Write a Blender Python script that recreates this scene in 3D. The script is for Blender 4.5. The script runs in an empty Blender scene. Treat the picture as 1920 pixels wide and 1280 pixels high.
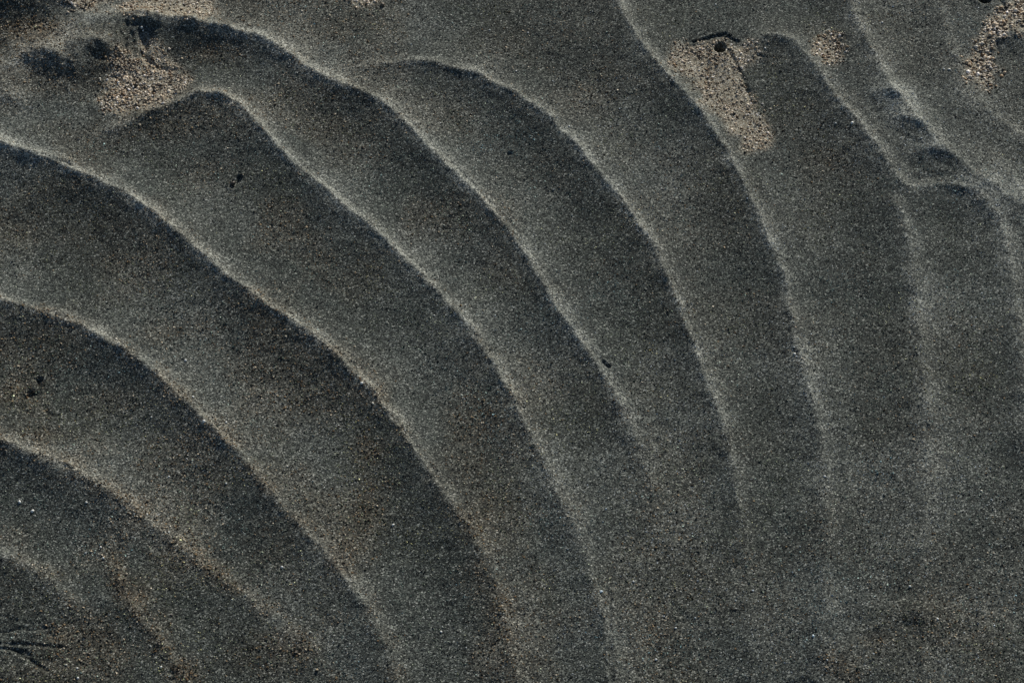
import bpy, math, random
import numpy as np

# ------------------------------------------------------------------ camera
scene = bpy.context.scene
C = scene.collection
PITCH = math.radians(52.0)
DIST = 1.6
LENS, SENSOR = 85.0, 36.0
cam_d = bpy.data.cameras.new("camera")
cam = bpy.data.objects.new("camera", cam_d)
C.objects.link(cam)
cam_d.lens = LENS
cam_d.sensor_width = SENSOR
cam_d.clip_start = 0.05
cam_d.clip_end = 500.0
CX, CY, CZ = 0.0, -DIST * math.cos(PITCH), DIST * math.sin(PITCH)
cam.location = (CX, CY, CZ)
cam.rotation_euler = (math.pi / 2 - PITCH, 0, 0)
scene.camera = cam

# ------------------------------------------------------------------ sky, sun, exposure
SUN_EL = math.radians(25.0)
SUN_AZ = math.radians(22.0)          # measured from +Y (top of the picture) towards +X
world = bpy.data.worlds.new("World")
scene.world = world
world.use_nodes = True
wn = world.node_tree.nodes
wl = world.node_tree.links
bg = wn["Background"]
sky = wn.new("ShaderNodeTexSky")
sky.sky_type = 'NISHITA'
sky.sun_disc = False
sky.sun_elevation = SUN_EL
sky.sun_rotation = SUN_AZ
sky.air_density = 1.0
sky.dust_density = 0.6
sky.ozone_density = 1.5
wl.new(sky.outputs[0], bg.inputs[0])
bg.inputs[1].default_value = 0.07
sun_d = bpy.data.lights.new("sun", 'SUN')
sun_d.energy = 4.8
sun_d.angle = math.radians(0.5)
sun_d.color = (1.0, 0.975, 0.88)
sun = bpy.data.objects.new("sun", sun_d)
C.objects.link(sun)
sun.rotation_euler = (math.pi / 2 - SUN_EL, 0, math.pi - SUN_AZ)
sun.location = (0.5, 2, 2)
scene.view_settings.view_transform = 'Standard'
scene.view_settings.look = 'None'
scene.view_settings.exposure = -0.15
scene.view_settings.gamma = 1.0

# ------------------------------------------------------------------ helpers
rng = np.random.default_rng(7)
FOC = LENS / SENSOR * 1920.0
SP, CP = math.sin(PITCH), math.cos(PITCH)
MM = 0.001
PX = DIST / FOC                      # one photo pixel at the middle of the frame, in metres


def ground(px, py, z=0.0):
    """where the line of sight through a photo pixel meets height z"""
    u = (np.asarray(px, float) - 960.0) / FOC
    v = (640.0 - np.asarray(py, float)) / FOC
    dy = CP + v * SP
    dz = -SP + v * CP
    t = (z - CZ) / dz
    return CX + u * t, CY + dy * t


_lat = np.random.default_rng(11).random((8, 256, 256)).astype(np.float32)


def vnoise(x, y, s, k=0):
    """smooth value noise, feature size s, range -1..1"""
    a, b = x / s + 37.3 * (k + 1), y / s + 11.7 * (k + 1)
    ia, ib = np.floor(a).astype(np.int64), np.floor(b).astype(np.int64)
    fa, fb = a - ia, b - ib
    fa = fa * fa * fa * (fa * (fa * 6 - 15) + 10)
    fb = fb * fb * fb * (fb * (fb * 6 - 15) + 10)
    L = _lat[k % 8]
    i0, i1, j0, j1 = ia & 255, (ia + 1) & 255, ib & 255, (ib + 1) & 255
    r = (L[i0, j0] * (1 - fa) + L[i1, j0] * fa) * (1 - fb) + (L[i0, j1] * (1 - fa) + L[i1, j1] * fa) * fb
    return r * 2 - 1


def fbm(x, y, s, n=4, k=0, g=0.5):
    r, a, t = 0, 1.0, 0
    for i in range(n):
        r = r + a * vnoise(x, y, s / 2 ** i, k + i)
        t += a
        a *= g
    return r / t


def sstep(a, b, x):
    t = np.clip((x - a) / (b - a), 0, 1)
    return t * t * (3 - 2 * t)


def spline(P, step=16.0):
    """Catmull-Rom through rows of P (any number of columns, first two are x, y)"""
    P = np.array(P, float)
    Q = np.vstack([2 * P[0] - P[1], P, 2 * P[-1] - P[-2]])
    out = []
    for i in range(1, len(Q) - 2):
        n = max(1, int(np.hypot(*(Q[i + 1, :2] - Q[i, :2])) / step))
        for t in np.arange(n) / n:
            out.append(0.5 * (2 * Q[i] + (Q[i + 1] - Q[i - 1]) * t
                              + (2 * Q[i - 1] - 5 * Q[i] + 4 * Q[i + 1] - Q[i + 2]) * t * t
                              + (3 * Q[i] - 3 * Q[i - 1] + Q[i + 2] - Q[i + 1]) * t ** 3))
    out.append(P[-1])
    return np.array(out)


def near_line(X, Y, A, B, cols):
    """signed distance to a polyline (left of its direction is +) and interpolated columns"""
    best = np.full(X.shape, 1e9, np.float32)
    sd = np.zeros(X.shape, np.float32)
    cc = [np.zeros(X.shape, np.float32) for _ in cols]
    over = np.zeros(X.shape, np.float32)
    n = len(A)
    for i in range(n - 1):
        dx, dy = A[i + 1] - A[i], B[i + 1] - B[i]
        L2 = dx * dx + dy * dy
        if L2 < 1e-14:
            continue
        rx, ry = X - A[i], Y - B[i]
        t0 = (rx * dx + ry * dy) / L2
        t = np.clip(t0, 0, 1)
        ex, ey = rx - t * dx, ry - t * dy
        d2 = ex * ex + ey * ey
        m = d2 < best
        best = np.where(m, d2, best)
        sd = np.where(m, np.sign(dx * ry - dy * rx), sd)
        for k, c in enumerate(cols):
            cc[k] = np.where(m, c[i] + (c[i + 1] - c[i]) * t, cc[k])
        ov = np.zeros_like(t0)
        if i == 0:
            ov = np.where(t0 < 0, -t0, 0) * math.sqrt(L2)
        if i == n - 2:
            ov = np.where(t0 > 1, t0 - 1, ov) * math.sqrt(L2)
        over = np.where(m, ov, over)
    return np.sqrt(best) * sd, cc, over


# ------------------------------------------------------------------ the shape of the sand
RELIEF = 1.65
# ripple crests: photo x, photo y, height mm, lee width px, stoss width px, paleness of the crest
RIDGES = [
    # the long ripple from the left edge
    [(-160, 215, 5.5, 70, 60, .8), (0, 265, 5.5, 70, 60, .9), (70, 290, 5.5, 75, 60, 1), (150, 322, 5.6, 80, 60, 1), (210, 348, 5.6, 80, 60, 1.1),
     (270, 385, 5.8, 80, 65, 1.2), (330, 432, 5.8, 80, 65, 1.2), (385, 478, 5.6, 80, 70, 1), (440, 522, 5.2, 80, 60, .8), (500, 566, 5, 80, 60, .7),
     (560, 608, 5, 80, 60, .8), (620, 657, 5, 80, 60, .8), (680, 714, 4.6, 75, 60, .8), (735, 782, 4, 75, 60, .6), (790, 862, 3.3, 75, 60, .45),
     (842, 935, 3, 75, 60, .45), (885, 1005, 2.8, 75, 60, .45), (920, 1085, 2.6, 75, 60, .4), (946, 1170, 2.4, 75, 60, .3), (962, 1280, 2, 75, 60, .2),
     (975, 1400, 1.2, 75, 60, 0)],
    # the second from the left edge
    [(-160, 520, 4.4, 70, 60, .5), (0, 562, 4.4, 70, 60, .6), (60, 576, 4.5, 70, 60, .8), (130, 602, 4.5, 70, 60, .9), (205, 640, 4.4, 70, 60, .9),
     (270, 684, 4.2, 70, 60, .9), (330, 738, 4, 70, 60, .8), (384, 788, 3.8, 70, 60, .8), (436, 838, 3.4, 70, 60, .5), (485, 895, 3.1, 70, 60, .4),
     (535, 952, 3, 70, 60, .4), (590, 1012, 2.9, 70, 60, .4), (640, 1075, 2.8, 70, 60, .4), (680, 1135, 2.4, 70, 60, .3), (715, 1200, 2, 70, 60, .2),
     (742, 1290, 1.4, 70, 60, 0)],
    # third from the left edge
    [(-160, 760, 3.6, 70, 60, .5), (0, 822, 3.6, 70, 60, .6), (70, 852, 3.5, 70, 60, .7), (140, 886, 3.4, 70, 60, .7), (200, 922, 3, 70, 60, .6),
     (250, 955, 2.5, 70, 60, .5), (312, 1003, 2.2, 70, 60, .4), (365, 1045, 1.8, 70, 60, .3), (425, 1090, 1.6, 70, 60, .3), (485, 1135, 1.4, 70, 60, .2),
     (560, 1200, 1.1, 70, 60, .1), (620, 1280, .6, 70, 60, 0)],
    [(-80, 1010, 1.9, 70, 55, .4), (0, 1040, 1.9, 70, 55, .4), (60, 1070, 1.8, 70, 55, .4), (110, 1108, 1.5, 70, 55, .3), (160, 1160, .6, 70, 55, .1)],
    # faint sill of coarse grains, bottom left
    [(185, 1010, .2, 40, 40, 0), (215, 1070, 1.1, 45, 45, 0), (250, 1130, 1.2, 45, 45, 0), (290, 1185, 1.2, 45, 45, 0), (335, 1260, .6, 45, 45, 0)],
    # ripple under the pale patch, going down to the bottom middle
    [(150, 262, .3, 60, 45, .1), (205, 240, 2, 60, 45, .3), (275, 212, 4.2, 80, 40, .4), (345, 184, 5.4, 95, 40, .6), (400, 180, 5.8, 95, 45, .8), (450, 204, 5.8, 90, 50, 1),
     (500, 254, 5.4, 85, 60, 1), (560, 312, 5, 80, 60, .9), (640, 377, 5, 80, 60, .9), (700, 430, 5, 80, 60, .8), (770, 494, 4.6, 80, 60, .7),
     (850, 582, 4.4, 75, 60, .7), (902, 652, 4, 75, 60, .6), (950, 726, 3.6, 75, 60, .5), (985, 798, 3, 70, 60, .4), (1022, 872, 2.7, 70, 60, .4),
     (1060, 950, 2.5, 70, 60, .4), (1088, 1030, 2.3, 65, 60, .3), (1112, 1100, 2.2, 60, 60, .3), (1135, 1180, 2, 60, 60, .2), (1150, 1290, 1.6, 60, 60, .1)],
    # the tallest one, from behind the pit across the middle
    [(90, 92, .6, 65, 50, .2), (125, 58, 1.6, 75, 50, .3), (170, 38, 2.6, 90, 50, .4), (250, 28, 4.4, 110, 45, .6), (330, 36, 6.4, 110, 45, .9), (400, 44, 6.4, 105, 45, 1), (470, 64, 5.8, 80, 50, 1.1),
     (530, 95, 5.6, 80, 55, 1.2), (580, 130, 5.4, 80, 60, 1.1), (650, 155, 5.4, 80, 60, .9), (702, 182, 5.4, 80, 60, .9), (750, 226, 5.4, 80, 60, 1),
     (800, 270, 5.4, 80, 60, 1), (850, 320, 5.3, 80, 60, 1), (900, 371, 5.2, 80, 60, 1), (947, 424, 5, 80, 60, .9), (985, 480, 4.8, 75, 60, .8),
     (1022, 540, 4.6, 75, 60, .7), (1060, 598, 4.2, 70, 60, .7), (1100, 655, 3.8, 70, 60, .7), (1137, 712, 3.2, 70, 60, .7), (1168, 770, 2.4, 70, 60, .5),
     (1195, 830, 2.0, 70, 60, .35), (1222, 920, 1.4, 70, 60, .2), (1240, 1010, .6, 70, 60, .1)],
    # next
    [(640, 130, .4, 60, 50, .2), (700, 122, 1.6, 60, 50, .4), (745, 113, 2.6, 65, 50, .5), (805, 117, 3.6, 70, 50, .6), (880, 136, 4.2, 75, 55, .7), (950, 168, 4.7, 80, 60, .8),
     (1012, 208, 5, 80, 60, .9), (1062, 256, 5.1, 80, 60, .9), (1112, 311, 5.1, 80, 60, .9), (1162, 372, 5, 80, 60, .9), (1208, 438, 4.9, 75, 60, .9),
     (1240, 500, 4.6, 75, 60, .8), (1272, 574, 4.3, 70, 60, .7), (1302, 650, 4, 70, 60, .7), (1330, 722, 3.7, 65, 60, .6), (1354, 792, 3.2, 65, 55, .5),
     (1370, 866, 2.8, 65, 55, .4), (1384, 960, 2.0, 65, 50, .3), (1394, 1060, 1.4, 65, 50, .2), (1400, 1200, .7, 65, 50, .1)],
    # from the top edge
    [(1120, -90, 6, 170, 60, .8), (1160, 0, 6, 170, 60, .8), (1180, 42, 6, 160, 60, .9), (1212, 92, 5.8, 140, 50, 1), (1260, 144, 5.4, 110, 40, .7),
     (1312, 204, 5, 80, 50, .7), (1350, 262, 5, 80, 55, .8), (1385, 324, 4.8, 80, 60, .8), (1412, 382, 4.7, 80, 60, .8), (1442, 444, 4.5, 80, 60, .8),
     (1464, 512, 4.2, 75, 60, .7), (1482, 590, 3.9, 75, 60, .6), (1502, 672, 3.4, 70, 60, .6), (1525, 762, 2.8, 70, 60, .5), (1540, 860, 2.3, 70, 60, .4),
     (1546, 980, 2.2, 70, 60, .3), (1550, 1110, 1.7, 70, 60, .2), (1552, 1290, 1.0, 70, 60, .1)],
    # right one with two arms
    [(1400, 80, .8, 50, 40, .2), (1425, 66, 2.4, 60, 45, .4), (1455, 62, 3.4, 70, 45, .5), (1492, 82, 4.2, 75, 50, .6), (1532, 132, 4.6, 80, 55, .8), (1582, 196, 4.8, 80, 60, .8),
     (1632, 258, 4.9, 80, 60, .8), (1675, 318, 4.6, 80, 50, .8), (1712, 342, 3.4, 70, 40, .6), (1765, 340, 3.0, 70, 40, .6), (1815, 358, 3.4, 75, 45, .7),
     (1858, 396, 3.8, 75, 50, .7), (1880, 450, 4.4, 75, 50, .8), (1892, 515, 4.2, 75, 50, .7), (1906, 600, 3.8, 75, 50, .6), (1918, 720, 2.8, 75, 50, .4), (1926, 850, 1.5, 75, 50, .2)],
    [(1660, 352, .4, 60, 50, .1), (1683, 388, 2.6, 70, 60, .4), (1698, 440, 3.5, 80, 60, .6), (1712, 520, 3.4, 85, 60, .6), (1722, 620, 3.2, 85, 60, .6), (1732, 740, 2.7, 85, 60, .5),
     (1733, 860, 2.1, 80, 60, .4), (1732, 1000, 1.7, 80, 60, .3), (1732, 1110, 1.2, 80, 60, .1), (1732, 1290, .6, 80, 60, .1)],
    [(1560, -90, 4, 80, 60, .5), (1592, 0, 4.2, 70, 50, .8), (1622, 60, 4.5, 70, 50, .9), (1655, 130, 4.3, 65, 50, .9), (1703, 192, 3.8, 60, 50, .9), (1755, 252, 3.6, 60, 50, .9),
     (1812, 305, 3.4, 50, 50, .9), (1872, 350, 3, 50, 50, .8), (1930, 392, 2.4, 50, 50, .6), (2020, 470, 2, 50, 55, .2)],
    # rungs between the two
    [(1618, 186, .2, 35, 30, .1), (1660, 168, 1.6, 60, 30, 1.5), (1690, 172, 1.7, 60, 30, 1.5), (1718, 198, .6, 35, 30, .2)],
    [(1650, 226, .2, 35, 30, .1), (1688, 214, 1.6, 60, 30, 1.5), (1722, 222, 1.7, 35, 30, .9), (1760, 254, .6, 35, 30, .2)],
    [(1690, 300, .2, 40, 30, .1), (1728, 276, 1.7, 60, 30, 1.5), (1765, 276, 1.8, 40, 30, .9), (1800, 302, .6, 40, 30, .2)],
    # faint one at the right edge
    [(1740, -40, 1.2, 90, 50, .2), (1775, 60, 1.8, 90, 50, .4), (1800, 140, 2.4, 90, 40, .7), (1845, 190, 2.6, 90, 40, .9), (1890, 235, 2, 80, 40, .6), (1960, 290, 1.2, 60, 50, .1)],
    [(1840, 262, .4, 60, 40, .2), (1862, 300, 1.6, 70, 40, .7), (1895, 330, 1.8, 70, 40, .8), (1960, 390, 1.4, 70, 40, .5)],
    [(1868, 78, .6, 40, 35, .1), (1882, 64, 2.2, 50, 30, .3), (1925, 58, 2.6, 60, 30, .3), (1990, 70, 2, 60, 40, .2)],
    # rounded lumps, top left
    [(-80, 150, 3.2, 50, 35, .3), (0, 122, 2.8, 90, 45, .5), (40, 98, 3.8, 115, 45, .9), (85, 92, 4.0, 115, 45, .9), (118, 106, 3.6, 90, 40, .5), (136, 138, 1.4, 50, 30, .1)],
    [(118, 84, 1.2, 65, 35, .1), (150, 74, 4.6, 130, 45, .2), (185, 70, 5.2, 130, 45, .2), (212, 100, 1.4, 60, 25, .1)],
    [(-60, 10, 2.5, 60, 40, .1), (0, -18, 7.4, 105, 40, .1), (60, -26, 8.0, 105, 40, .1), (110, -6, 3.6, 60, 40, .1), (135, 22, 1.2, 40, 35, .1)],
    [(-60, 180, .6, 40, 30, .1), (0, 178, 1.4, 40, 30, .2), (30, 186, 1.5, 40, 30, .2), (52, 212, .6, 40, 30, .1)],
]
# cuts: list of photo points, depth mm, half width px, steepness of the wall
CUTS = [
    ([(1300, 80), (1326, 72), (1346, 68), (1363, 70), (1380, 78)], 2.2, 3.0),
    ([(1366, 94), (1374, 108), (1382, 124), (1391, 142), (1398, 162), (1404, 182)], 1.7, 3.6),
    ([(1326, 92), (1325, 112), (1326, 134), (1325, 158)], .9, 4.0),
    ([(1358, 122), (1355, 138), (1352, 154)], .9, 3.2),
    ([(1342, 116), (1340, 136), (1337, 160)], .6, 3.0),
    ([(1372, 126), (1374, 150), (1378, 174)], .6, 3.0),
    ([(1416, 100), (1424, 106), (1432, 108)], 1.0, 3.0),
    ([(1284, 92), (1300, 100), (1312, 112)], .5, 3.5),
    ([(266, 98), (278, 113), (296, 124), (312, 130), (326, 130)], 1.6, 5.0),
    ([(450, 332), (444, 341), (436, 350)], 2.6, 4.8),
    ([(72, 712), (71, 726), (60, 736), (48, 744), (41, 762)], 3.0, 6.0),
    ([(62, 738), (66, 746), (54, 750)], 1.2, 8.0),
    ([(80, 762), (88, 772), (96, 778)], .8, 4),
    ([(-20, 1206), (20, 1207), (50, 1208), (86, 1211)], 1.2, 2.8),
    ([(-20, 1212), (14, 1216), (36, 1224), (56, 1238), (76, 1248)], 1.5, 3.0),
    ([(-20, 1190), (10, 1184), (32, 1179), (46, 1179), (58, 1182), (78, 1176)], .8, 2.6),
    ([(-20, 1150), (20, 1160), (50, 1167)], .4, 3),
    ([(1130, 679), (1136, 684), (1141, 687)], 2.6, 3.6),
    ([(954, 290), (958, 287)], 1.8, 4.0),
    ([(878, 971), (884, 975)], 2.0, 4.0),
    ([(244, 950), (250, 952)], 1.8, 3.5),
    ([(1476, 1284), (1496, 1279), (1518, 1286)], 1.3, 5.0),
    ([(1700, 1172), (1714, 1168)], .7, 6.0),
    ([(236, 98), (233, 76), (239, 56), (252, 44), (270, 43), (288, 49)], 2.8, 5.5),
    ([(262, 52), (268, 74), (272, 96)], 1.6, 6.5),
    ([(246, 60), (249, 84)], 1.0, 4.0),
    ([(1836, -8), (1846, 0), (1854, -6)], 5.0, 8.0),
    ([(1872, -6), (1880, 6), (1890, 12)], 2.0, 4.0),
    ([(1868, 76), (1871, 90), (1873, 104)], 1.2, 4.0),
    ([(1141, 1110), (1143, 1190), (1147, 1230), (1150, 1290)], .9, 4.0),
    ([(1256, 1130), (1276, 1150), (1300, 1164)], .5, 5.0),
    # hair cracks just behind the crests
    ([(736, 192), (760, 218), (800, 256), (830, 290)], .7, 2.6),
    ([(848, 304), (880, 338), (920, 380), (936, 396)], .9, 2.8),
    ([(1082, 622), (1104, 648), (1118, 664)], .7, 2.8),
    ([(1262, 520), (1280, 560), (1300, 620)], .5, 2.6),
    ([(580, 312), (610, 340), (640, 362)], .6, 2.8),
    ([(735, 780), (762, 812), (790, 850)], .7, 3.0),
    ([(600, 628), (640, 662), (668, 690)], .7, 3.0),
    ([(372, 760), (396, 786), (420, 806)], .6, 3.0),
    ([(60, 282), (100, 295), (130, 306)], .6, 3.0),
    ([(1230, 465), (1238, 480), (1246, 496)], .7, 2.6),
]
# pits and mounds: photo x, y, radius x px, radius y px, height mm (negative = pit), edge sharpness
BUMPS = [
    (262, 74, 30, 34, -3.4, 2.4), (276, 58, 16, 12, -1.0, 2), (356, 92, 90, 46, -2.2, 1.2),
    (1350, 89, 10, 9, -16, 2.6), (1600, 1230, 60, 30, 1.2, 1.3), (1480, 1150, 60, 50, .8, 1.2), (1860, 1180, 60, 40, .8, 1.2), (1180, 1180, 50, 60, -.8, 1.2), (1360, 140, 34, 60, 1.3, 1.3), (1418, 90, 18, 22, 1.0, 1.5), (1846, -2, 11, 8, -12, 2.4), (1356, 110, 40, 34, 1.4, 1.6), (1360, 190, 60, 60, .8, 1.2), (1300, 110, 40, 30, -.8, 1.3),
    (1556, 92, 34, 30, -1.6, 1.5), (1845, 120, 38, 40, -1.6, 1.5), (1890, 30, 40, 32, 1.0, 1.5),
    (170, 150, 38, 60, -1.2, 1.3), (68, 150, 50, 40, -1.2, 1.2), (260, 160, 80, 45, .6, 1.4),
    (60, 52, 50, 30, -1.6, 1.2), (1726, 1150, 50, 26, 1.8, 1.2), (1712, 1182, 30, 16, -.7, 1.2),
    (1470, 160, 60, 50, .8, 1.1), (1590, 500, 70, 90, -1.0, 1), (1650, 900, 120, 120, .5, 1),
    (1240, 1040, 90, 70, .9, 1), (30, 430, 60, 30, -1.2, 1.2), (40, 470, 70, 24, .8, 1.2),
    (430, 100, 60, 30, -.8, 1.2), (660, 75, 90, 40, .8, 1), (1750, 60, 80, 50, -1.3, 1),
    (30, 1215, 70, 30, .9, 1.5), (50, 1260, 60, 20, .8, 1.5), (80, 770, 50, 30, .6, 1.4),
    (1810, 700, 50, 160, .6, 1), (1880, 220, 50, 40, -1.2, 1.1), (1540, 560, 40, 40, -.8, 1),
]
GOLD = [   # outlines of the coarse golden sand
    [(222, 82), (238, 96), (262, 108), (300, 128), (330, 132), (350, 134), (358, 148), (350, 168), (320, 184), (280, 200), (250, 212), (226, 224), (204, 214), (190, 198), (184, 182), (196, 160), (210, 140), (206, 112)],
    [(272, 64), (300, 84), (330, 112), (326, 130), (300, 122), (276, 104), (264, 86)],
    [(1258, 84), (1300, 84), (1346, 74), (1380, 88), (1400, 80), (1424, 84), (1434, 98), (1420, 118), (1416, 132), (1402, 110), (1392, 140), (1404, 172), (1422, 200), (1446, 242), (1446, 266), (1420, 280),
     (1396, 294), (1398, 262), (1370, 248), (1344, 216), (1318, 190), (1304, 160), (1300, 148), (1284, 148), (1268, 132), (1254, 118)],
    [(1530, 74), (1556, 66), (1584, 78), (1590, 92), (1574, 104), (1566, 118), (1546, 118), (1530, 106), (1524, 90)],
    [(1856, 34), (1876, 12), (1900, 4), (1940, -14), (1944, 50), (1900, 60), (1880, 68), (1866, 80), (1864, 112), (1876, 128), (1866, 146), (1850, 168), (1832, 158), (1806, 136), (1812, 112), (1826, 92), (1836, 52)],
    [(196, 20), (240, 4), (300, -12), (390, -14), (404, 12), (412, 34), (380, 36), (320, 30), (280, 24), (240, 22)],
    [(110, -20), (196, -20), (206, 4), (186, 16), (158, 26), (140, 16)],
    [(652, -14), (712, -14), (700, 6), (682, 12), (662, 8)],
]
# warm specks mixed into the dark sand: photo x, y, rx, ry, strength
WARM = [(70, 58, 44, 18, 1.5), (400, 98, 36, 14, 1.3), (300, 455, 50, 30, .3), (100, 440, 70, 40, .35), (1110, 165, 50, 30, .45), (670, 285, 50, 30, .35),
        (225, 1075, 16, 45, .9), (260, 1130, 20, 40, .9), (300, 1190, 26, 36, .9), (345, 1262, 30, 24, .9), (235, 955, 40, 24, .7), (150, 880, 50, 26, .5),
        (500, 1030, 50, 40, .5), (510, 1200, 40, 26, .6), (570, 1215, 30, 20, .6), (340, 1050, 60, 40, .45), (690, 850, 30, 24, .7), (690, 930, 40, 60, .4),
        (650, 1050, 30, 60, .35), (900, 1050, 24, 80, .45), (870, 1000, 16, 30, .5), (935, 1150, 20, 60, .6), (1580, 1250, 30, 26, .7), (1640, 1200, 30, 20, .5),
        (20, 735, 26, 40, .6), (60, 800, 60, 40, .5), (210, 760, 60, 30, .4), (180, 830, 40, 30, .35), (390, 330, 60, 30, .3), (1780, 1170, 90, 60, .3),
        (30, 1010, 30, 20, .6), (180, 1200, 60, 40, .35), (110, 1185, 40, 20, .6), (40, 1120, 60, 50, .2), (680, 720, 16, 20, .6), (700, 740, 14, 18, .5),
        (400, 800, 26, 24, .5), (330, 740, 26, 24, .4), (1220, 1190, 40, 40, .35), (1160, 1140, 40, 30, .4), (960, 90, 80, 40, .25), (440, 560, 60, 40, .2),
        (350, 640, 80, 50, .25), (1560, 300, 60, 40, .3), (1500, 230, 60, 40, .3), (1540, 60, 60, 20, .2), (880, 800, 60, 60, .2), (1000, 330, 60, 40, .25)]


# tone zones: painted shade (below 1), painted light and some pale grit (above 1): photo x, y, rx, ry, tone
LIGHT_SHADE_GRIT = [(1000, 50, 220, 60, .72), (1820, 200, 110, 110, .68), (1510, 235, 100, 90, .75), (150, 445, 190, 50, .66), (350, 95, 80, 40, .68), (172, 160, 34, 60, .55),
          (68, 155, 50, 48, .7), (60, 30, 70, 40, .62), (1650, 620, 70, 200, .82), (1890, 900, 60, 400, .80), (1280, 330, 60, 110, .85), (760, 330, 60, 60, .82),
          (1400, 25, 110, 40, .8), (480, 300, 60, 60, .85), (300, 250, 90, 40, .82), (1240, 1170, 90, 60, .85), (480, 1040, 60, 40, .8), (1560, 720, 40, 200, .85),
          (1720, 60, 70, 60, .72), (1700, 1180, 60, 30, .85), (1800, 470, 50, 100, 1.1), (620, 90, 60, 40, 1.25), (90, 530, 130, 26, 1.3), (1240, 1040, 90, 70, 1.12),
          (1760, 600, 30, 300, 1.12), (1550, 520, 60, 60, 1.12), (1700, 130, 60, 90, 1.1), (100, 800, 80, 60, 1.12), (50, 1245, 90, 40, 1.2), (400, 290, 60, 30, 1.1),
          (150, 55, 50, 26, 1.35), (24, 215, 36, 60, 1.3), (215, 60, 30, 30, 1.25), (100, 250, 80, 26, 1.15), (1900, 340, 40, 30, 1.2), (1350, 90, 12, 12, .2), (1640, 190, 40, 40, 1.1)]  # also holds the shade painted into the burrow hole


def light_shade_tone(X, Y, Z):  # light and shade of the slopes put into the sand colour
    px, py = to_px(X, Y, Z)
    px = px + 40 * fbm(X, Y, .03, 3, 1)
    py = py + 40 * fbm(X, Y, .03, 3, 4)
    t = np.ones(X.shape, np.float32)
    for a, b, rx, ry, s in LIGHT_SHADE_GRIT:
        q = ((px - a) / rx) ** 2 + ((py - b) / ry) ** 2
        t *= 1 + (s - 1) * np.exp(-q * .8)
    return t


def to_px(X, Y, Z=0.0):
    """photo pixel over which a point of the level ground lies (used only to look up the measured outlines)"""
    dy, dz = Y - CY, Z - CZ
    depth = dy * CP - dz * SP
    depth = np.maximum(depth, 0.05)
    up = dy * SP + dz * CP
    return 960 + FOC * X / depth, 640 - FOC * up / depth


CO_X, CO_Y = np.arange(-.45, .45, .003), np.arange(-.38, .46, .003)
COARSE = None                        # a first rough version of the surface, to seat outlines at the right height


def rough_height(x, y):
    if COARSE is None:
        return np.full(np.shape(x), 4 * MM)
    i = np.clip(np.rint((np.asarray(x) - CO_X[0]) / .003).astype(int), 0, len(CO_X) - 1)
    j = np.clip(np.rint((np.asarray(y) - CO_Y[0]) / .003).astype(int), 0, len(CO_Y) - 1)
    return COARSE[j, i]


def on_sand(px, py):
    """the point of the sand surface seen at a photo pixel"""
    gx, gy = ground(px, py, 4 * MM)
    for _ in range(3):
        gx, gy = ground(px, py, rough_height(gx, gy))
    return gx, gy


def lay_lines():
    global RG, CG
    RG, CG = [], []
    for R in RIDGES:
        S = spline(R, 8.0)
        S[:, 2] *= 1 + .40 * sstep(500, 850, S[:, 1])
        S[:, 5] *= (1 + .35 * sstep(700, 500, S[:, 0]) * sstep(700, 400, S[:, 1])) * (1 - .10 * sstep(560, 1050, S[:, 1])) * (1 - .25 * sstep(1350, 1650, S[:, 0]))
        for _ in range(6):
            S[1:-1] = .25 * S[:-2] + .5 * S[1:-1] + .25 * S[2:]
        gx, gy = on_sand(S[:, 0], S[:, 1])
        for _ in range(8):
            gx[1:-1] = .25 * gx[:-2] + .5 * gx[1:-1] + .25 * gx[2:]
            gy[1:-1] = .25 * gy[:-2] + .5 * gy[1:-1] + .25 * gy[2:]
        sof = 1.1 + 1.5 * sstep(520, 1050, S[:, 1]) + 1.8 * sstep(1380, 1720, S[:, 0]) * (S[:, 1] < 900) + 3.2 * sstep(260, 190, S[:, 0]) * (S[:, 1] < 240)
        RG.append((gx, gy, S[:, 2], S[:, 3], S[:, 4], S[:, 5], sof))
    for pts, dep, wid in CUTS:
        S = spline([(a, b) for a, b in pts], 5.0)
        gx, gy = on_sand(S[:, 0], S[:, 1])
        CG.append((gx, gy, dep, wid))


def blur(A, s):
    k = np.exp(-.5 * (np.arange(-3 * s, 3 * s + 1) / s) ** 2)
    k = (k / k.sum()).astype(np.float32)
    for ax in (0, 1):
        pad = [(0, 0), (0, 0)]
        pad[ax] = (3 * s, 3 * s)
        B = np.pad(A, pad, mode='edge')
        n = A.shape[ax]
        R = np.zeros_like(A)
        for i, w in enumerate(k):
            R += w * (B[i:i + n] if ax == 0 else B[:, i:i + n])
        A = R
    return A


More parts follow.
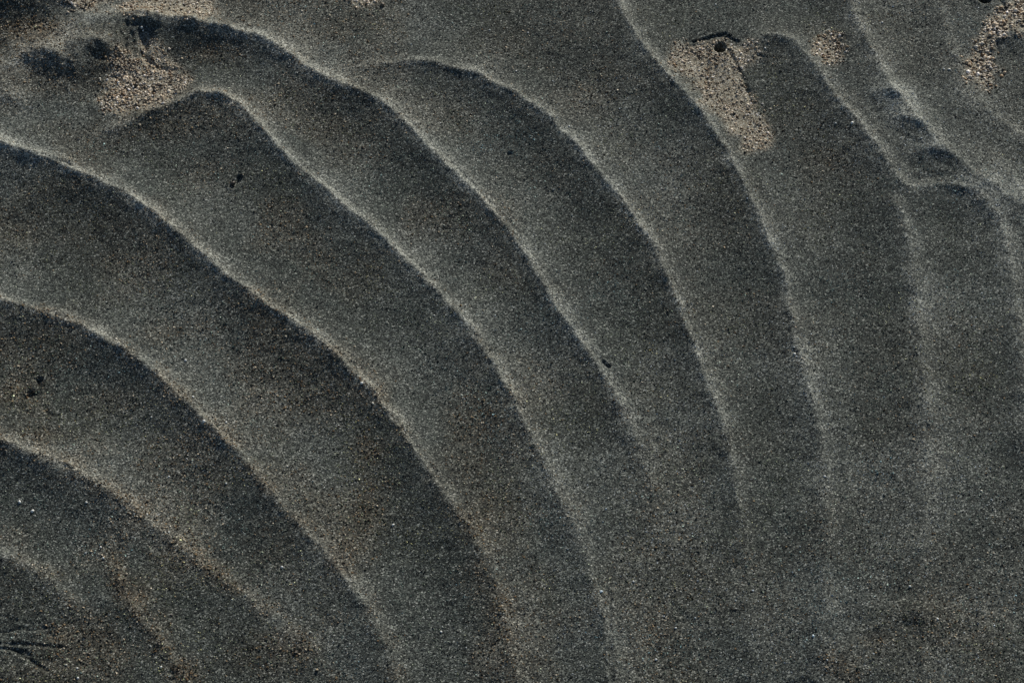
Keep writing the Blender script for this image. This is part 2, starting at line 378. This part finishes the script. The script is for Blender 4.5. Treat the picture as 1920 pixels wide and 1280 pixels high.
def sand_shape(X, Y, fine=True):
    """height of the sand and how pale its surface is"""
    H = np.zeros(X.shape, np.float32)
    PALE = np.zeros(X.shape, np.float32)
    FINE = np.zeros(X.shape, np.float32)
    CREST = np.zeros(X.shape, np.float32)
    near = np.full(X.shape, 1.0, np.float32)
    wob = (fbm(X, Y, .030, 4, 0) * 3.2 + vnoise(X, Y, .006, 5) * .7) * MM
    for gx, gy, am, wlee, wst, cr, sf in RG:
        mar = 0.13
        m = (X > gx.min() - mar) & (X < gx.max() + mar) & (Y > gy.min() - mar) & (Y < gy.max() + mar)
        if not m.any():
            continue
        x, y = X[m], Y[m]
        d, (a, wl_, ws_, c, sf_), ov = near_line(x, y, gx, gy, [am, wlee, wst, cr, sf])
        sf_ = sf_ * MM
        end = np.exp(-(ov / .018) ** 2)
        d = d + wob[m] * .45 + vnoise(x, y, .014, 2) * .8 * MM
        ad = np.abs(d)
        soft = np.sqrt(d * d + sf_ ** 2) - sf_
        A = a * MM * end * RELIEF
        near[m] = np.minimum(near[m], ad + ov)
        st = .63 * np.clip(1 - soft / (ws_ * PX * 2.3), 0, 1) ** 2 + .37 * np.exp(-soft / (14.0 * PX))
        le = .94 * np.clip(1 - soft / (wl_ * PX * 1.95), 0, 1) ** 2.1 + .06 * np.exp(-soft / (16 * PX))
        H[m] += A * np.where(d > 0, st, le)
        k = (1 + sf_ / (2.5 * MM)) * (.68 + .32 * np.minimum(c, 1.1))
        rim = np.where(d > 0, np.exp(-(d / (15 * PX * k)) ** 2), np.exp(-(d / (10 * PX * k)) ** 2))
        FINE[m] = np.maximum(FINE[m], np.clip(a / 4, 0, 1) * end * np.exp(-((ad - 4 * PX) / (48 * PX)) ** 2))
        broad = np.where(d > 0, np.exp(-d / (48 * PX)), np.exp(-ad / (9 * PX * k)))
        PALE[m] += c * end * (1.15 * rim + .28 * broad) * (.75 + .5 * vnoise(x, y, .013, 6))
        CREST[m] = np.maximum(CREST[m], rim * end * np.clip(a / 2, 0, 1))
        H[m] += a / 5 * rim * end * (vnoise(x, y, .0028, 3) * .22 + vnoise(x, y, .0065, 4) * .35) * MM
    # away from a crest the flanks are smooth: only the crest line itself stays crisp
    H1, H2 = (blur(H, 4), blur(H, 9)) if fine else (H, H)
    w1, w2 = sstep(2.0 * MM, 6 * MM, near), sstep(7 * MM, 15 * MM, near)
    H = H * (1 - w1) + H1 * w1
    H = H * (1 - w2) + H2 * w2
    for gx, gy, dep, wid in (CG if fine else []):
        mar = wid * PX * 6
        m = (X > gx.min() - mar) & (X < gx.max() + mar) & (Y > gy.min() - mar) & (Y < gy.max() + mar)
        if not m.any():
            continue
        x, y = X[m], Y[m]
        d, _, ov = near_line(x, y, gx, gy, [])
        d = np.abs(d + vnoise(x, y, .003, 2) * .5 * MM)
        w = wid * PX
        w = w * (1 + .22 * vnoise(x, y, .004, 6)) * np.exp(-(ov / (1.5 * w)) ** 2 * .3)
        H[m] -= dep * MM * .8 * np.exp(-(d / w) ** 1.8) * (1 + .2 * vnoise(x, y, .005, 7))
        H[m] += dep * MM * .16 * np.exp(-((d - 2.1 * w) / (1.0 * w)) ** 2)
    for px, py, rx, ry, h, sh in BUMPS:
        if not fine and h < -2:
            continue
        gx, gy = on_sand(px, py)
        ax, ay = rx * PX, ry * PX / SP
        q = ((X - gx) / ax) ** 2 + ((Y - gy) / ay) ** 2
        m = q < 8
        if m.any():
            q = q[m] * (1 + .25 * vnoise(X[m], Y[m], .012, 3))
            H[m] += h * MM * np.exp(-np.maximum(q, 0) ** sh)
    # rolling of the surface at several sizes
    H += fbm(X, Y, .11, 3, 2) * 1.5 * MM
    H += fbm(X, Y, .022, 3, 4) * .6 * MM
    H += vnoise(X, Y, .0035, 6) * .10 * MM + vnoise(X, Y, .008, 7) * .16 * MM
    qx, qy = to_px(X, Y)
    rough = np.maximum(np.exp(-((qx - 1660) / 160) ** 2 - ((qy - 1210) / 80) ** 2), np.exp(-((qx - 70) / 130) ** 2 - ((qy - 1220) / 80) ** 2))
    rough = np.maximum(rough, np.exp(-((qx - 120) / 260) ** 2 - ((qy - 90) / 160) ** 2))
    rough = np.maximum(rough, .7 * np.exp(-((qx - 60) / 100) ** 2 - ((qy - 760) / 70) ** 2))
    H += rough * (vnoise(X, Y, .0042, 1) * .26 + vnoise(X, Y, .009, 2) * .5) * MM
    # ripples that carry on past the measured ones
    out = np.maximum(np.maximum(np.abs(X) - .40, -.33 - Y), Y - .40)
    k = sstep(0.0, .16, out) * (1 - sstep(1.2, 1.9, np.hypot(X, Y)))
    rr = np.hypot((X + .35) * 1.0, (Y + .65) * .9) + fbm(X, Y, .25, 3, 1) * .035
    ph = (rr / .072) % 1.0
    wv = np.where(ph < .62, ph / .62, (1 - ph) / .38)
    H += k * (wv ** 1.6) * 5.5 * MM * (.7 + .3 * vnoise(X, Y, .3, 3))
    PALE += k * .4 * np.exp(-((ph - .58) / .12) ** 2)
    H += fbm(X, Y, 1.7, 3, 3) * 30 * MM * sstep(.8, 6, np.hypot(X, Y))
    return H, np.clip(PALE, 0, 1.8), FINE, CREST


def inside(px, py, poly):
    r = np.zeros(px.shape, bool)
    n = len(poly)
    for i in range(n):
        x0, y0 = poly[i]
        x1, y1 = poly[(i + 1) % n]
        if y0 == y1:
            continue
        c = ((y0 > py) != (y1 > py)) & (px < (x1 - x0) * (py - y0) / (y1 - y0) + x0)
        r ^= c
    return r


def warm_amount(X, Y, Z):
    px, py = to_px(X, Y, Z)
    w = np.zeros(X.shape, np.float32)
    for a, b, rx, ry, s in WARM:
        q = ((px - a) / rx) ** 2 + ((py - b) / ry) ** 2
        w = np.maximum(w, s * np.exp(-q * .7))
    n = fbm(X, Y, .02, 3, 5)
    return np.clip(w * (.75 + .9 * n) + .40 * np.clip(fbm(X, Y, .05, 3, 6) * 2 + .3, 0, 1) * (.3 + .7 * sstep(1300, 300, px - .4 * py)), 0, 1)


# ------------------------------------------------------------------ materials
def new_mat(name):
    m = bpy.data.materials.new(name)
    m.use_nodes = True
    nt = m.node_tree
    return m, nt, nt.nodes, nt.links, nt.nodes["Principled BSDF"]


def ramp(ns, stops, interp='LINEAR'):
    r = ns.new("ShaderNodeValToRGB")
    cr = r.color_ramp
    cr.interpolation = interp
    while len(cr.elements) < len(stops):
        cr.elements.new(.5)
    for e, (p, c) in zip(cr.elements, stops):
        e.position = p
        e.color = (*c, 1)
    return r


def sand_material():
    m, nt, ns, lk, bs = new_mat("dark_sand")
    tc = ns.new("ShaderNodeTexCoord")
    at = ns.new("ShaderNodeAttribute")
    at.attribute_name = "mineral"
    sep = ns.new("ShaderNodeSeparateColor")
    lk.new(at.outputs["Color"], sep.inputs[0])
    vo = ns.new("ShaderNodeTexVoronoi")
    vo.inputs["Scale"].default_value = 1250
    lk.new(tc.outputs["Object"], vo.inputs["Vector"])
    sc = ns.new("ShaderNodeSeparateColor")
    lk.new(vo.outputs["Color"], sc.inputs[0])
    dark = ramp(ns, [(0, (.010, .012, .011)), (.35, (.020, .024, .022)), (.62, (.048, .055, .048)), (.84, (.10, .112, .10)), (.96, (.20, .21, .18)), (1, (.4, .4, .36))])
    pale = ramp(ns, [(0, (.03, .033, .032)), (.3, (.10, .106, .096)), (.6, (.25, .258, .225)), (.85, (.40, .405, .355)), (1, (.62, .62, .57))])
    warm = ramp(ns, [(0, (.02, .017, .012)), (.4, (.09, .062, .035)), (.7, (.22, .14, .07)), (.9, (.36, .27, .16)), (1, (.6, .5, .38))])
    for r in (dark, pale, warm):
        lk.new(sc.outputs[0], r.inputs[0])
    m1 = ns.new("ShaderNodeMix"); m1.data_type = 'RGBA'
    m2 = ns.new("ShaderNodeMix"); m2.data_type = 'RGBA'
    lk.new(sep.outputs[0], m1.inputs[0])
    lk.new(dark.outputs[0], m1.inputs[6]); lk.new(pale.outputs[0], m1.inputs[7])
    lk.new(sep.outputs[1], m2.inputs[0])
    lk.new(m1.outputs[2], m2.inputs[6]); lk.new(warm.outputs[0], m2.inputs[7])
    gold = ramp(ns, [(0, (.07, .056, .04)), (.3, (.27, .22, .15)), (.7, (.46, .395, .29)), (1, (.66, .62, .53))])
    lk.new(sc.outputs[0], gold.inputs[0])
    m3 = ns.new("ShaderNodeMix"); m3.data_type = 'RGBA'
    lk.new(sep.outputs[2], m3.inputs[0])
    lk.new(m2.outputs[2], m3.inputs[6]); lk.new(gold.outputs[0], m3.inputs[7])
    lk.new(m3.outputs[2], bs.inputs["Base Color"])
    bp = ns.new("ShaderNodeBump")
    bp.inputs["Strength"].default_value = .6
    bp.inputs["Distance"].default_value = .0004
    bp.invert = True
    lk.new(vo.outputs["Distance"], bp.inputs["Height"])
    lk.new(bp.outputs[0], bs.inputs["Normal"])
    bs.inputs["Roughness"].default_value = .85
    bs.inputs["Specular IOR Level"].default_value = .25
    return m


def grain_material(name, rough, spec):
    m, nt, ns, lk, bs = new_mat(name)
    at = ns.new("ShaderNodeAttribute")
    at.attribute_name = "tint"
    tc = ns.new("ShaderNodeTexCoord")
    no = ns.new("ShaderNodeTexNoise")
    no.inputs["Scale"].default_value = 2500
    lk.new(tc.outputs["Object"], no.inputs["Vector"])
    mr = ns.new("ShaderNodeMapRange")
    mr.inputs[3].default_value = .8
    mr.inputs[4].default_value = 1.2
    lk.new(no.outputs[0], mr.inputs[0])
    mx = ns.new("ShaderNodeMix"); mx.data_type = 'RGBA'; mx.blend_type = 'MULTIPLY'
    mx.inputs[0].default_value = 1
    lk.new(at.outputs["Color"], mx.inputs[6]); lk.new(mr.outputs[0], mx.inputs[7])
    lk.new(mx.outputs[2], bs.inputs["Base Color"])
    bs.inputs["Roughness"].default_value = rough
    bs.inputs["Specular IOR Level"].default_value = spec
    return m


M_SAND = sand_material()
M_GRAIN = grain_material("sand_grains", .55, .35)
M_COARSE = grain_material("quartz_grains", .45, .45)


# ------------------------------------------------------------------ mesh building
def quick_mesh(name, V, F, attrs=None, mat_idx=None):
    """V (n,3), F (m,k) all faces with k corners, or a list of such blocks"""
    blocks = F if isinstance(F, list) else [F]
    me = bpy.data.meshes.new(name)
    me.vertices.add(len(V))
    me.vertices.foreach_set("co", np.ascontiguousarray(V, np.float32).ravel())
    nf = sum(len(b) for b in blocks)
    nl = sum(b.size for b in blocks)
    me.loops.add(nl)
    me.polygons.add(nf)
    me.loops.foreach_set("vertex_index", np.concatenate([b.ravel() for b in blocks]).astype(np.int32))
    st, base = [], 0
    for b in blocks:
        st.append(base + np.arange(len(b)) * b.shape[1])
        base += b.size
    me.polygons.foreach_set("loop_start", np.concatenate(st).astype(np.int32))
    if mat_idx is not None:
        me.polygons.foreach_set("material_index", mat_idx.astype(np.int32))
    me.update(calc_edges=True)
    for an, col in (attrs or {}).items():
        a = me.attributes.new(an, 'FLOAT_COLOR', 'POINT')
        a.data.foreach_set("color", np.ascontiguousarray(col, np.float32).ravel())
    return me


OCT_F = np.array([(0, 2, 4), (2, 1, 4), (1, 3, 4), (3, 0, 4), (2, 0, 5), (1, 2, 5), (3, 1, 5), (0, 3, 5)])
OCT_V = np.array([(1, 0, 0), (-1, 0, 0), (0, 1, 0), (0, -1, 0), (0, 0, 1), (0, 0, -1)], float)
_g = (1 + 5 ** .5) / 2
ICO_V = np.array([(-1, _g, 0), (1, _g, 0), (-1, -_g, 0), (1, -_g, 0), (0, -1, _g), (0, 1, _g), (0, -1, -_g), (0, 1, -_g), (_g, 0, -1), (_g, 0, 1), (-_g, 0, -1), (-_g, 0, 1)]) / math.hypot(1, _g)
ICO_F = np.array([(0, 11, 5), (0, 5, 1), (0, 1, 7), (0, 7, 10), (0, 10, 11), (1, 5, 9), (5, 11, 4), (11, 10, 2), (10, 7, 6), (7, 1, 8),
                  (3, 9, 4), (3, 4, 2), (3, 2, 6), (3, 6, 8), (3, 8, 9), (4, 9, 5), (2, 4, 11), (6, 2, 10), (8, 6, 7), (9, 8, 1)])


def grains(P, R, col, BV, BF, jitter=.25):
    """many separate little stones: centres P, radii R, colours col"""
    n, k = len(P), len(BV)
    q = rng.normal(size=(n, 4))
    q /= np.linalg.norm(q, axis=1)[:, None]
    w, x, y, z = q.T
    Rm = np.stack([1 - 2 * (y * y + z * z), 2 * (x * y - z * w), 2 * (x * z + y * w),
                   2 * (x * y + z * w), 1 - 2 * (x * x + z * z), 2 * (y * z - x * w),
                   2 * (x * z - y * w), 2 * (y * z + x * w), 1 - 2 * (x * x + y * y)], 1).reshape(n, 3, 3)
    ax = rng.uniform(.65, 1.3, (n, 1, 3))
    V = BV[None] * ax * (1 + rng.uniform(-jitter, jitter, (n, k, 1)))
    V = np.einsum('nij,nkj->nki', Rm, V) * R[:, None, None] + P[:, None, :]
    F = (BF[None] + (np.arange(n) * k)[:, None, None]).reshape(-1, 3)
    Cc = np.repeat(np.c_[col, np.ones(n)], k, axis=0)
    return V.reshape(-1, 3), F, Cc


def pick(pal, u):
    pal = np.array(pal)
    pos, cols = pal[:, 0], pal[:, 1:]
    return np.stack([np.interp(u, pos, cols[:, i]) for i in range(3)], 1)


PAL_DARK = [(0, .005, .006, .006), (.35, .014, .018, .017), (.62, .043, .052, .050), (.84, .13, .145, .13), (.95, .23, .24, .21), (.982, .46, .46, .42), (1, 1.1, 1.1, 1.05)]
PAL_PALE = [(0, .03, .034, .034), (.25, .10, .108, .10), (.6, .25, .26, .23), (.85, .42, .425, .37), (1, .72, .72, .66)]
PAL_WARM = [(0, .012, .010, .008), (.35, .05, .036, .020), (.6, .16, .095, .042), (.85, .34, .24, .13), (1, .62, .53, .4)]
PAL_GOLD = [(0, .05, .042, .03), (.14, .14, .112, .078), (.32, .32, .25, .16), (.55, .50, .42, .305), (.76, .63, .565, .45), (.92, .76, .72, .63), (1, .92, .9, .87)]

# ------------------------------------------------------------------ SAND: one sheet with its own loose grains
SPC = .0009


def axis(lo, hi):
    mid = np.arange(lo, hi, SPC)
    step, e, ex = SPC, 0.0, []
    while e < 60:
        step = min(step * 1.25, .005) if e < 1.4 else step * 1.18
        e += step
        ex.append(e)
    ex = np.array(ex)
    return np.concatenate([(lo - ex)[::-1], mid, mid[-1] + ex])


LO_X, HI_X, LO_Y, HI_Y = -.40, .40, -.33, .40
ax_, ay_ = axis(LO_X, HI_X), axis(LO_Y, HI_Y)
GX, GY = np.meshgrid(ax_, ay_)
GX = GX.astype(np.float64); GY = GY.astype(np.float64)
for _ in range(2):
    lay_lines()
    COARSE = sand_shape(*np.meshgrid(CO_X, CO_Y), fine=False)[0]
lay_lines()
HH, PALE, FINE, CREST = sand_shape(GX, GY)
WARMTH = warm_amount(GX, GY, HH)
px_, py_ = to_px(GX, GY, HH)
WARMTH = np.clip(WARMTH + CREST * (.10 + .45 * sstep(1250, 500, px_) * sstep(300, 800, py_)) * (.7 + .9 * vnoise(GX, GY, .012, 2)), 0, 1)
GMASK = np.zeros(GX.shape, np.float32)
for g in GOLD:
    g_ = inside(px_ + 9 * vnoise(GX, GY, .006, 1) + rng.normal(0, 3, GX.shape), py_ + 9 * vnoise(GX, GY, .006, 2) + rng.normal(0, 3, GX.shape), g)
    GMASK = np.maximum(GMASK, g_)
GMASK *= ((px_ - 1350) ** 2 + (py_ - 90) ** 2 > 13 ** 2) & ((px_ - 1846) ** 2 + (py_ + 2) ** 2 > 13 ** 2)  # no gold in the holes, so the colour deepens their shade
GMASK = blur(GMASK, 2)
MOT = fbm(GX, GY, .045, 4, 1)                 # drifts of lighter dust over the dark sand
FINE *= np.clip(.75 + .8 * fbm(GX, GY, .03, 3, 7), 0, 1)
PALE_T = light_shade_tone(GX, GY, HH) * np.clip(PALE * (.62 + .35 * fbm(GX, GY, .025, 3, 3)) + np.clip(MOT, -.3, 1) * .30 + .08, 0, 1)

ny, nx = GX.shape
V0 = np.stack([GX.ravel(), GY.ravel(), HH.ravel()], 1)
I = np.arange(nx * ny).reshape(ny, nx)
F0 = np.stack([I[:-1, :-1].ravel(), I[:-1, 1:].ravel(), I[1:, 1:].ravel(), I[1:, :-1].ravel()], 1)
A0 = np.stack([PALE_T.ravel(), WARMTH.ravel() * .35, GMASK.ravel() * .7, np.ones(nx * ny)], 1)


def samp(A, x, y):
    """bilinear look-up in the sheet"""
    i = np.clip(np.searchsorted(ax_, x) - 1, 0, nx - 2)
    j = np.clip(np.searchsorted(ay_, y) - 1, 0, ny - 2)
    u = (x - ax_[i]) / (ax_[i + 1] - ax_[i])
    v = (y - ay_[j]) / (ay_[j + 1] - ay_[j])
    return (A[j, i] * (1 - u) + A[j, i + 1] * u) * (1 - v) + (A[j + 1, i] * (1 - u) + A[j + 1, i + 1] * u) * v


NG = 430000
gx = rng.uniform(LO_X, HI_X, NG)
gy = rng.uniform(LO_Y, HI_Y, NG)
gz = samp(HH, gx, gy)
gp = samp(PALE_T, gx, gy)
gm = samp(GMASK, gx, gy)
gf = samp(FINE, gx, gy)
gw = samp(WARMTH, gx, gy)
u = rng.random(NG)
shade_tone = light_shade_tone(gx, gy, gz)
tone = (1 + 1.1 * fbm(gx, gy, .035, 4, 2) + .5 * vnoise(gx, gy, .006, 3)) * shade_tone ** 1.3
hue = 2.0 * fbm(gx, gy, .04, 3, 0)                 # olive drifts and slate blue drifts
col = pick(PAL_DARK, u) * np.clip(tone, .4, 1.8)[:, None]
col *= np.clip(np.stack([1 + .22 * hue, 1 + .04 * hue, 1 - .26 * hue], 1), .5, 1.6) * np.array([.86, .95, .74])
slate = np.array([.046, .058, .068])
fm = (.62 * gf * (u < .95))[:, None]               # finer, more even slate grey silt near the crests
col = col * (1 - fm) + slate * np.clip(tone, .5, 1.5)[:, None] * fm
t = rng.random(NG)
mp = t < gp * shade_tone
rt = sstep(700, 1300, to_px(gx, gy, gz)[0])[mp][:, None]
col[mp] = pick(PAL_PALE, rng.random(mp.sum())) * (1 + rt * np.array([-.10, -.02, .16]))
cw = np.clip((1000 - to_px(gx, gy, gz)[0]) / 700, 0, 1) * np.clip(gp - .12, 0, 1)
mq = rng.random(NG) < cw * .8
col[mq] = pick(PAL_GOLD, rng.random(mq.sum()) ** 1.25)
mw = rng.random(NG) < gw * .65
col[mw] = pick(PAL_WARM, rng.random(mw.sum()))
mg = rng.random(NG) < gm * .8
col[mg] = pick(PAL_GOLD, rng.random(mg.sum()))
rad = np.exp(rng.normal(math.log(.00036), .27, NG))
rad[mw] *= 1.3
rad *= 1 - .22 * gf
rad = np.clip(rad * (1 + .45 * gw), .0003, .0012)
P = np.stack([gx, gy, gz + rad * rng.uniform(-.55, .2, NG)], 1)
VG, FG, CG_ = grains(P, rad, col, OCT_V, OCT_F)
AG = np.c_[np.zeros((len(VG), 3)), np.ones(len(VG))]
C0 = np.full((len(V0), 4), .1)
me = quick_mesh("sand", np.vstack([V0, VG]), [F0, FG + len(V0)],
                {"mineral": np.vstack([A0, AG]), "tint": np.vstack([C0, CG_])},
                np.concatenate([np.zeros(len(F0)), np.ones(len(FG))]))
sm = np.concatenate([np.ones(len(F0), bool), np.zeros(len(FG), bool)])
me.polygons.foreach_set("use_smooth", sm)
me.materials.append(M_SAND)
me.materials.append(M_GRAIN)
sand = bpy.data.objects.new("sand", me)
C.objects.link(sand)
sand["kind"] = "structure"
sand["label"] = "dark grey rippled beach sand with long curved crests"

# ------------------------------------------------------------------ coarse golden sand lying in the hollows
GOLD_LABEL = [
    "coarse golden sand filling the hollow below the round pit at top left",
    "small tongue of coarse golden grains beside the round pit",
    "coarse pale golden sand fanned out around the burrow hole at upper right",
    "small round spot of coarse golden sand right of the burrow",
    "coarse golden orange sand in the notch at the top right corner",
    "pale golden sand along the ripple top behind the round pit",
    "coarse golden grains at the top edge left of the round pit",
    "little spot of orange grains on the top edge near the middle",
]
GOLD_DENS = [1.0, .6, .75, .9, 1.0, .8, .9, 1.0]
GOLD_SIZE = [.00078, .0007, .00066, .00078, .00095, .0007, .0009, .00085]
for gi, poly in enumerate(GOLD):
    pa = np.array(poly, float)
    x0, y0 = pa.min(0) - 8
    x1, y1 = pa.max(0) + 8
    n = int((x1 - x0) * (y1 - y0) / 6.5 * GOLD_DENS[gi])
    qx, qy = rng.uniform(x0, x1, n), rng.uniform(y0, y1, n)
    wx, wy = on_sand(qx, qy)
    ok = inside(qx + 9 * vnoise(wx, wy, .006, 1) + rng.normal(0, 5.5, n), qy + 9 * vnoise(wx, wy, .006, 2) + rng.normal(0, 5.0, n), poly)
    ok &= rng.random(n) < .62 + .5 * vnoise(wx, wy, .009, 4)
    ok &= (qx - 1350) ** 2 + (qy - 90) ** 2 > 11 ** 2
    wx, wy = wx[ok], wy[ok]
    n = len(wx)
    gry = np.clip(fbm(wx, wy, .014, 2, 2) * 2.2, 0, 1)
    r = np.clip(np.exp(rng.normal(math.log(GOLD_SIZE[gi]), .28, n)), .0005, .0022)
    z = samp(HH, wx, wy) + r * rng.uniform(-.45, .3, n)
    or_ = np.clip(fbm(wx, wy, .012, 2, 6) * 2.4 + .25, 0, .9)
    c = pick(PAL_GOLD, rng.random(n))
    mo = rng.random(n) < or_ * .6
    c[mo] = pick(PAL_WARM, rng.random(mo.sum()) * .5 + .45)
    c = np.array([1.22, 1.12, 1.06]) * c * (1 - .30 * gry[:, None] * np.array([1, .9, .8]))
    md = rng.random(n) < (.26 if gi == 2 else .16)
    c[md] = pick(PAL_WARM, rng.random(md.sum()) * .6)
    v, f, cc = grains(np.stack([wx, wy, z], 1), r, c, ICO_V, ICO_F, .18)
    me = quick_mesh("coarse_sand", v, f, {"tint": cc})
    me.materials.append(M_COARSE)
    o = bpy.data.objects.new("coarse_sand", me)
    C.objects.link(o)
    o["kind"] = "stuff"
    o["label"] = GOLD_LABEL[gi]
    o["category"] = "sand"

# ------------------------------------------------------------------ single pale grains that stand out
def white_grain(px, py, r_px, col, label, cat="grain", stretch=1.0, name="white_grain"):
    wx, wy = ground(px, py, 2.5 * MM)
    hz = float(samp(HH, np.array([wx]), np.array([wy]))[0])
    wx, wy = ground(px, py, hz)
    hz = float(samp(HH, np.array([wx]), np.array([wy]))[0])
    r = r_px * PX * .9
    b = ICO_V.copy() * r
    b = b * (1 + rng.uniform(-.2, .2, (len(b), 1)))
    b[:, 0] *= stretch
    a = rng.uniform(0, math.pi)
    R = np.array([[math.cos(a), -math.sin(a), 0], [math.sin(a), math.cos(a), 0], [0, 0, 1]])
    b = b @ R.T
    me = quick_mesh(name, b, ICO_F, {"tint": np.tile([*col, 1.0], (len(b), 1))})
    me.materials.append(M_COARSE)
    o = bpy.data.objects.new(name, me)
    C.objects.link(o)
    o.location = (wx, wy, hz + r * .25)
    o["label"] = label
    o["category"] = cat
    o["group"] = "bright grains scattered on the dark sand"
    return o


WH = (.84, .82, .77)
CREAM = (.8, .74, .62)
BLUE = (.72, .82, .88)
TAN = (.7, .55, .38)
for a in [
    (1598, 229, 3.4, WH, "large white grain on the crest left of the rungs at upper right"),
    (1567, 230, 1.9, WH, "small white grain in the shade left of the largest white grain"),
    (1490, 663, 3.0, WH, "white grain on the faint crest right of centre"),
    (1127, 1109, 3.2, BLUE, "pale blue grain low in the middle"),
    (61, 958, 3.4, WH, "elongated white grain near the left edge"),
    (37, 941, 2.8, WH, "white grain just above the elongated one at the left edge"),
    (162, 941, 2.4, WH, "white grain right of the pair at the left edge"),
    (382, 790, 3.4, WH, "white grain on the second ripple crest from the left"),
    (424, 792, 2.4, WH, "white grain just right of the crest grain at lower left"),
    (362, 745, 2.6, WH, "white grain above the second ripple crest"),
    (348, 676, 2.8, WH, "white grain on the open slope left of centre"),
    (218, 637, 2.8, CREAM, "cream grain on the crest at the left"),
    (224, 646, 2.4, CREAM, "second cream grain on the crest at the left"),
    (678, 718, 3.2, WH, "white grain on the long crest left of centre"),
    (699, 755, 2.8, CREAM, "cream grain below the white one on the long crest"),
    (284, 782, 1.9, WH, "tiny white grain under the second crest"),
    (742, 81, 2.2, WH, "white grain high above the middle crests"),
    (918, 57, 2.0, WH, "white grain near the top edge in the middle"),
    (990, 62, 1.8, WH, "tiny white grain right of the one near the top edge"),
    (968, 134, 2.2, WH, "white grain above the sixth crest"),
    (1067, 238, 2.4, WH, "white grain on the sixth crest"),
    (1342, 9, 2.0, WH, "white grain on the top edge above the burrow"),
    (1803, 329, 2.0, WH, "white grain right of the rungs"),
    (1780, 131, 3.0, CREAM, "cream sliver left of the top right golden notch"),
    (1770, 130, 2.0, WH, "white speck beside the cream sliver"),
    (1654, 43, 2.4, WH, "white grain at the top between two broad crests"),
    (1435, 91, 2.4, WH, "white grain at the right tip of the burrow fan"),
    (266, 52, 3.2, WH, "white grain inside the dark round pit"),
    (269, 60, 2.2, WH, "smaller white grain under the one in the pit"),
    (222, 156, 3.0, WH, "white grain lying on the golden patch below the pit"),
    (1121, 276, 2.0, TAN, "tan grain right of the sixth crest"),
    (146, 1271, 2.6, WH, "white grain at the bottom left near the cracks"),
    (145, 1252, 2.2, WH, "second white grain near the cracks"),
    (124, 1246, 2.0, CREAM, "cream grain beside the lowest crack"),
    (189, 1026, 2.6, WH, "white grain above the warm streak"),
    (194, 1046, 2.4, WH, "white grain on top of the warm streak"),
    (302, 1250, 2.4, WH, "white grain beside the warm streak at the bottom"),
    (317, 893, 2.2, WH, "white grain between the second and third crests"),
    (424, 906, 2.2, WH, "white grain left of the bottom middle ripples"),
    (529, 1063, 2.6, WH, "white grain low on the slope of the second ripple"),
    (1758, 1160, 2.6, WH, "white grain by the small mound at bottom right"),
    (1525, 1192, 2.6, BLUE, "pale blue grain at the bottom right"),
    (1546, 893, 2.6, WH, "white grain on the fading crest at lower right"),
    (1840, 920, 2.2, CREAM, "cream grain near the right edge"),
    (1706, 1099, 2.2, WH, "white grain above the small mound at bottom right"),
    (1230, 1236, 2.6, WH, "white grain at the bottom just right of the middle"),
    (1188, 1090, 2.2, WH, "white grain right of the pale blue one"),
    (1267, 1177, 2.4, WH, "white grain right of the fading ripple at the bottom"),
    (737, 984, 2.4, WH, "slender white grain in the lower middle"),
    (827, 1184, 2.2, WH, "white grain at the bottom left of the middle"),
]:
    white_grain(*a, stretch=1.5 if "elong" in a[4] or "sliver" in a[4] or "slender" in a[4] else 1.15)

# a dark bit of debris sunk in the little cut on the upper left slope
white_grain(437, 347, 4.6, (.05, .035, .025), "dark brown crumb lodged in the small cut at upper left", "crumb", 1.5, "dark_crumb")
bpy.data.objects["dark_crumb"]["group"] = ""
del bpy.data.objects["dark_crumb"]["group"]
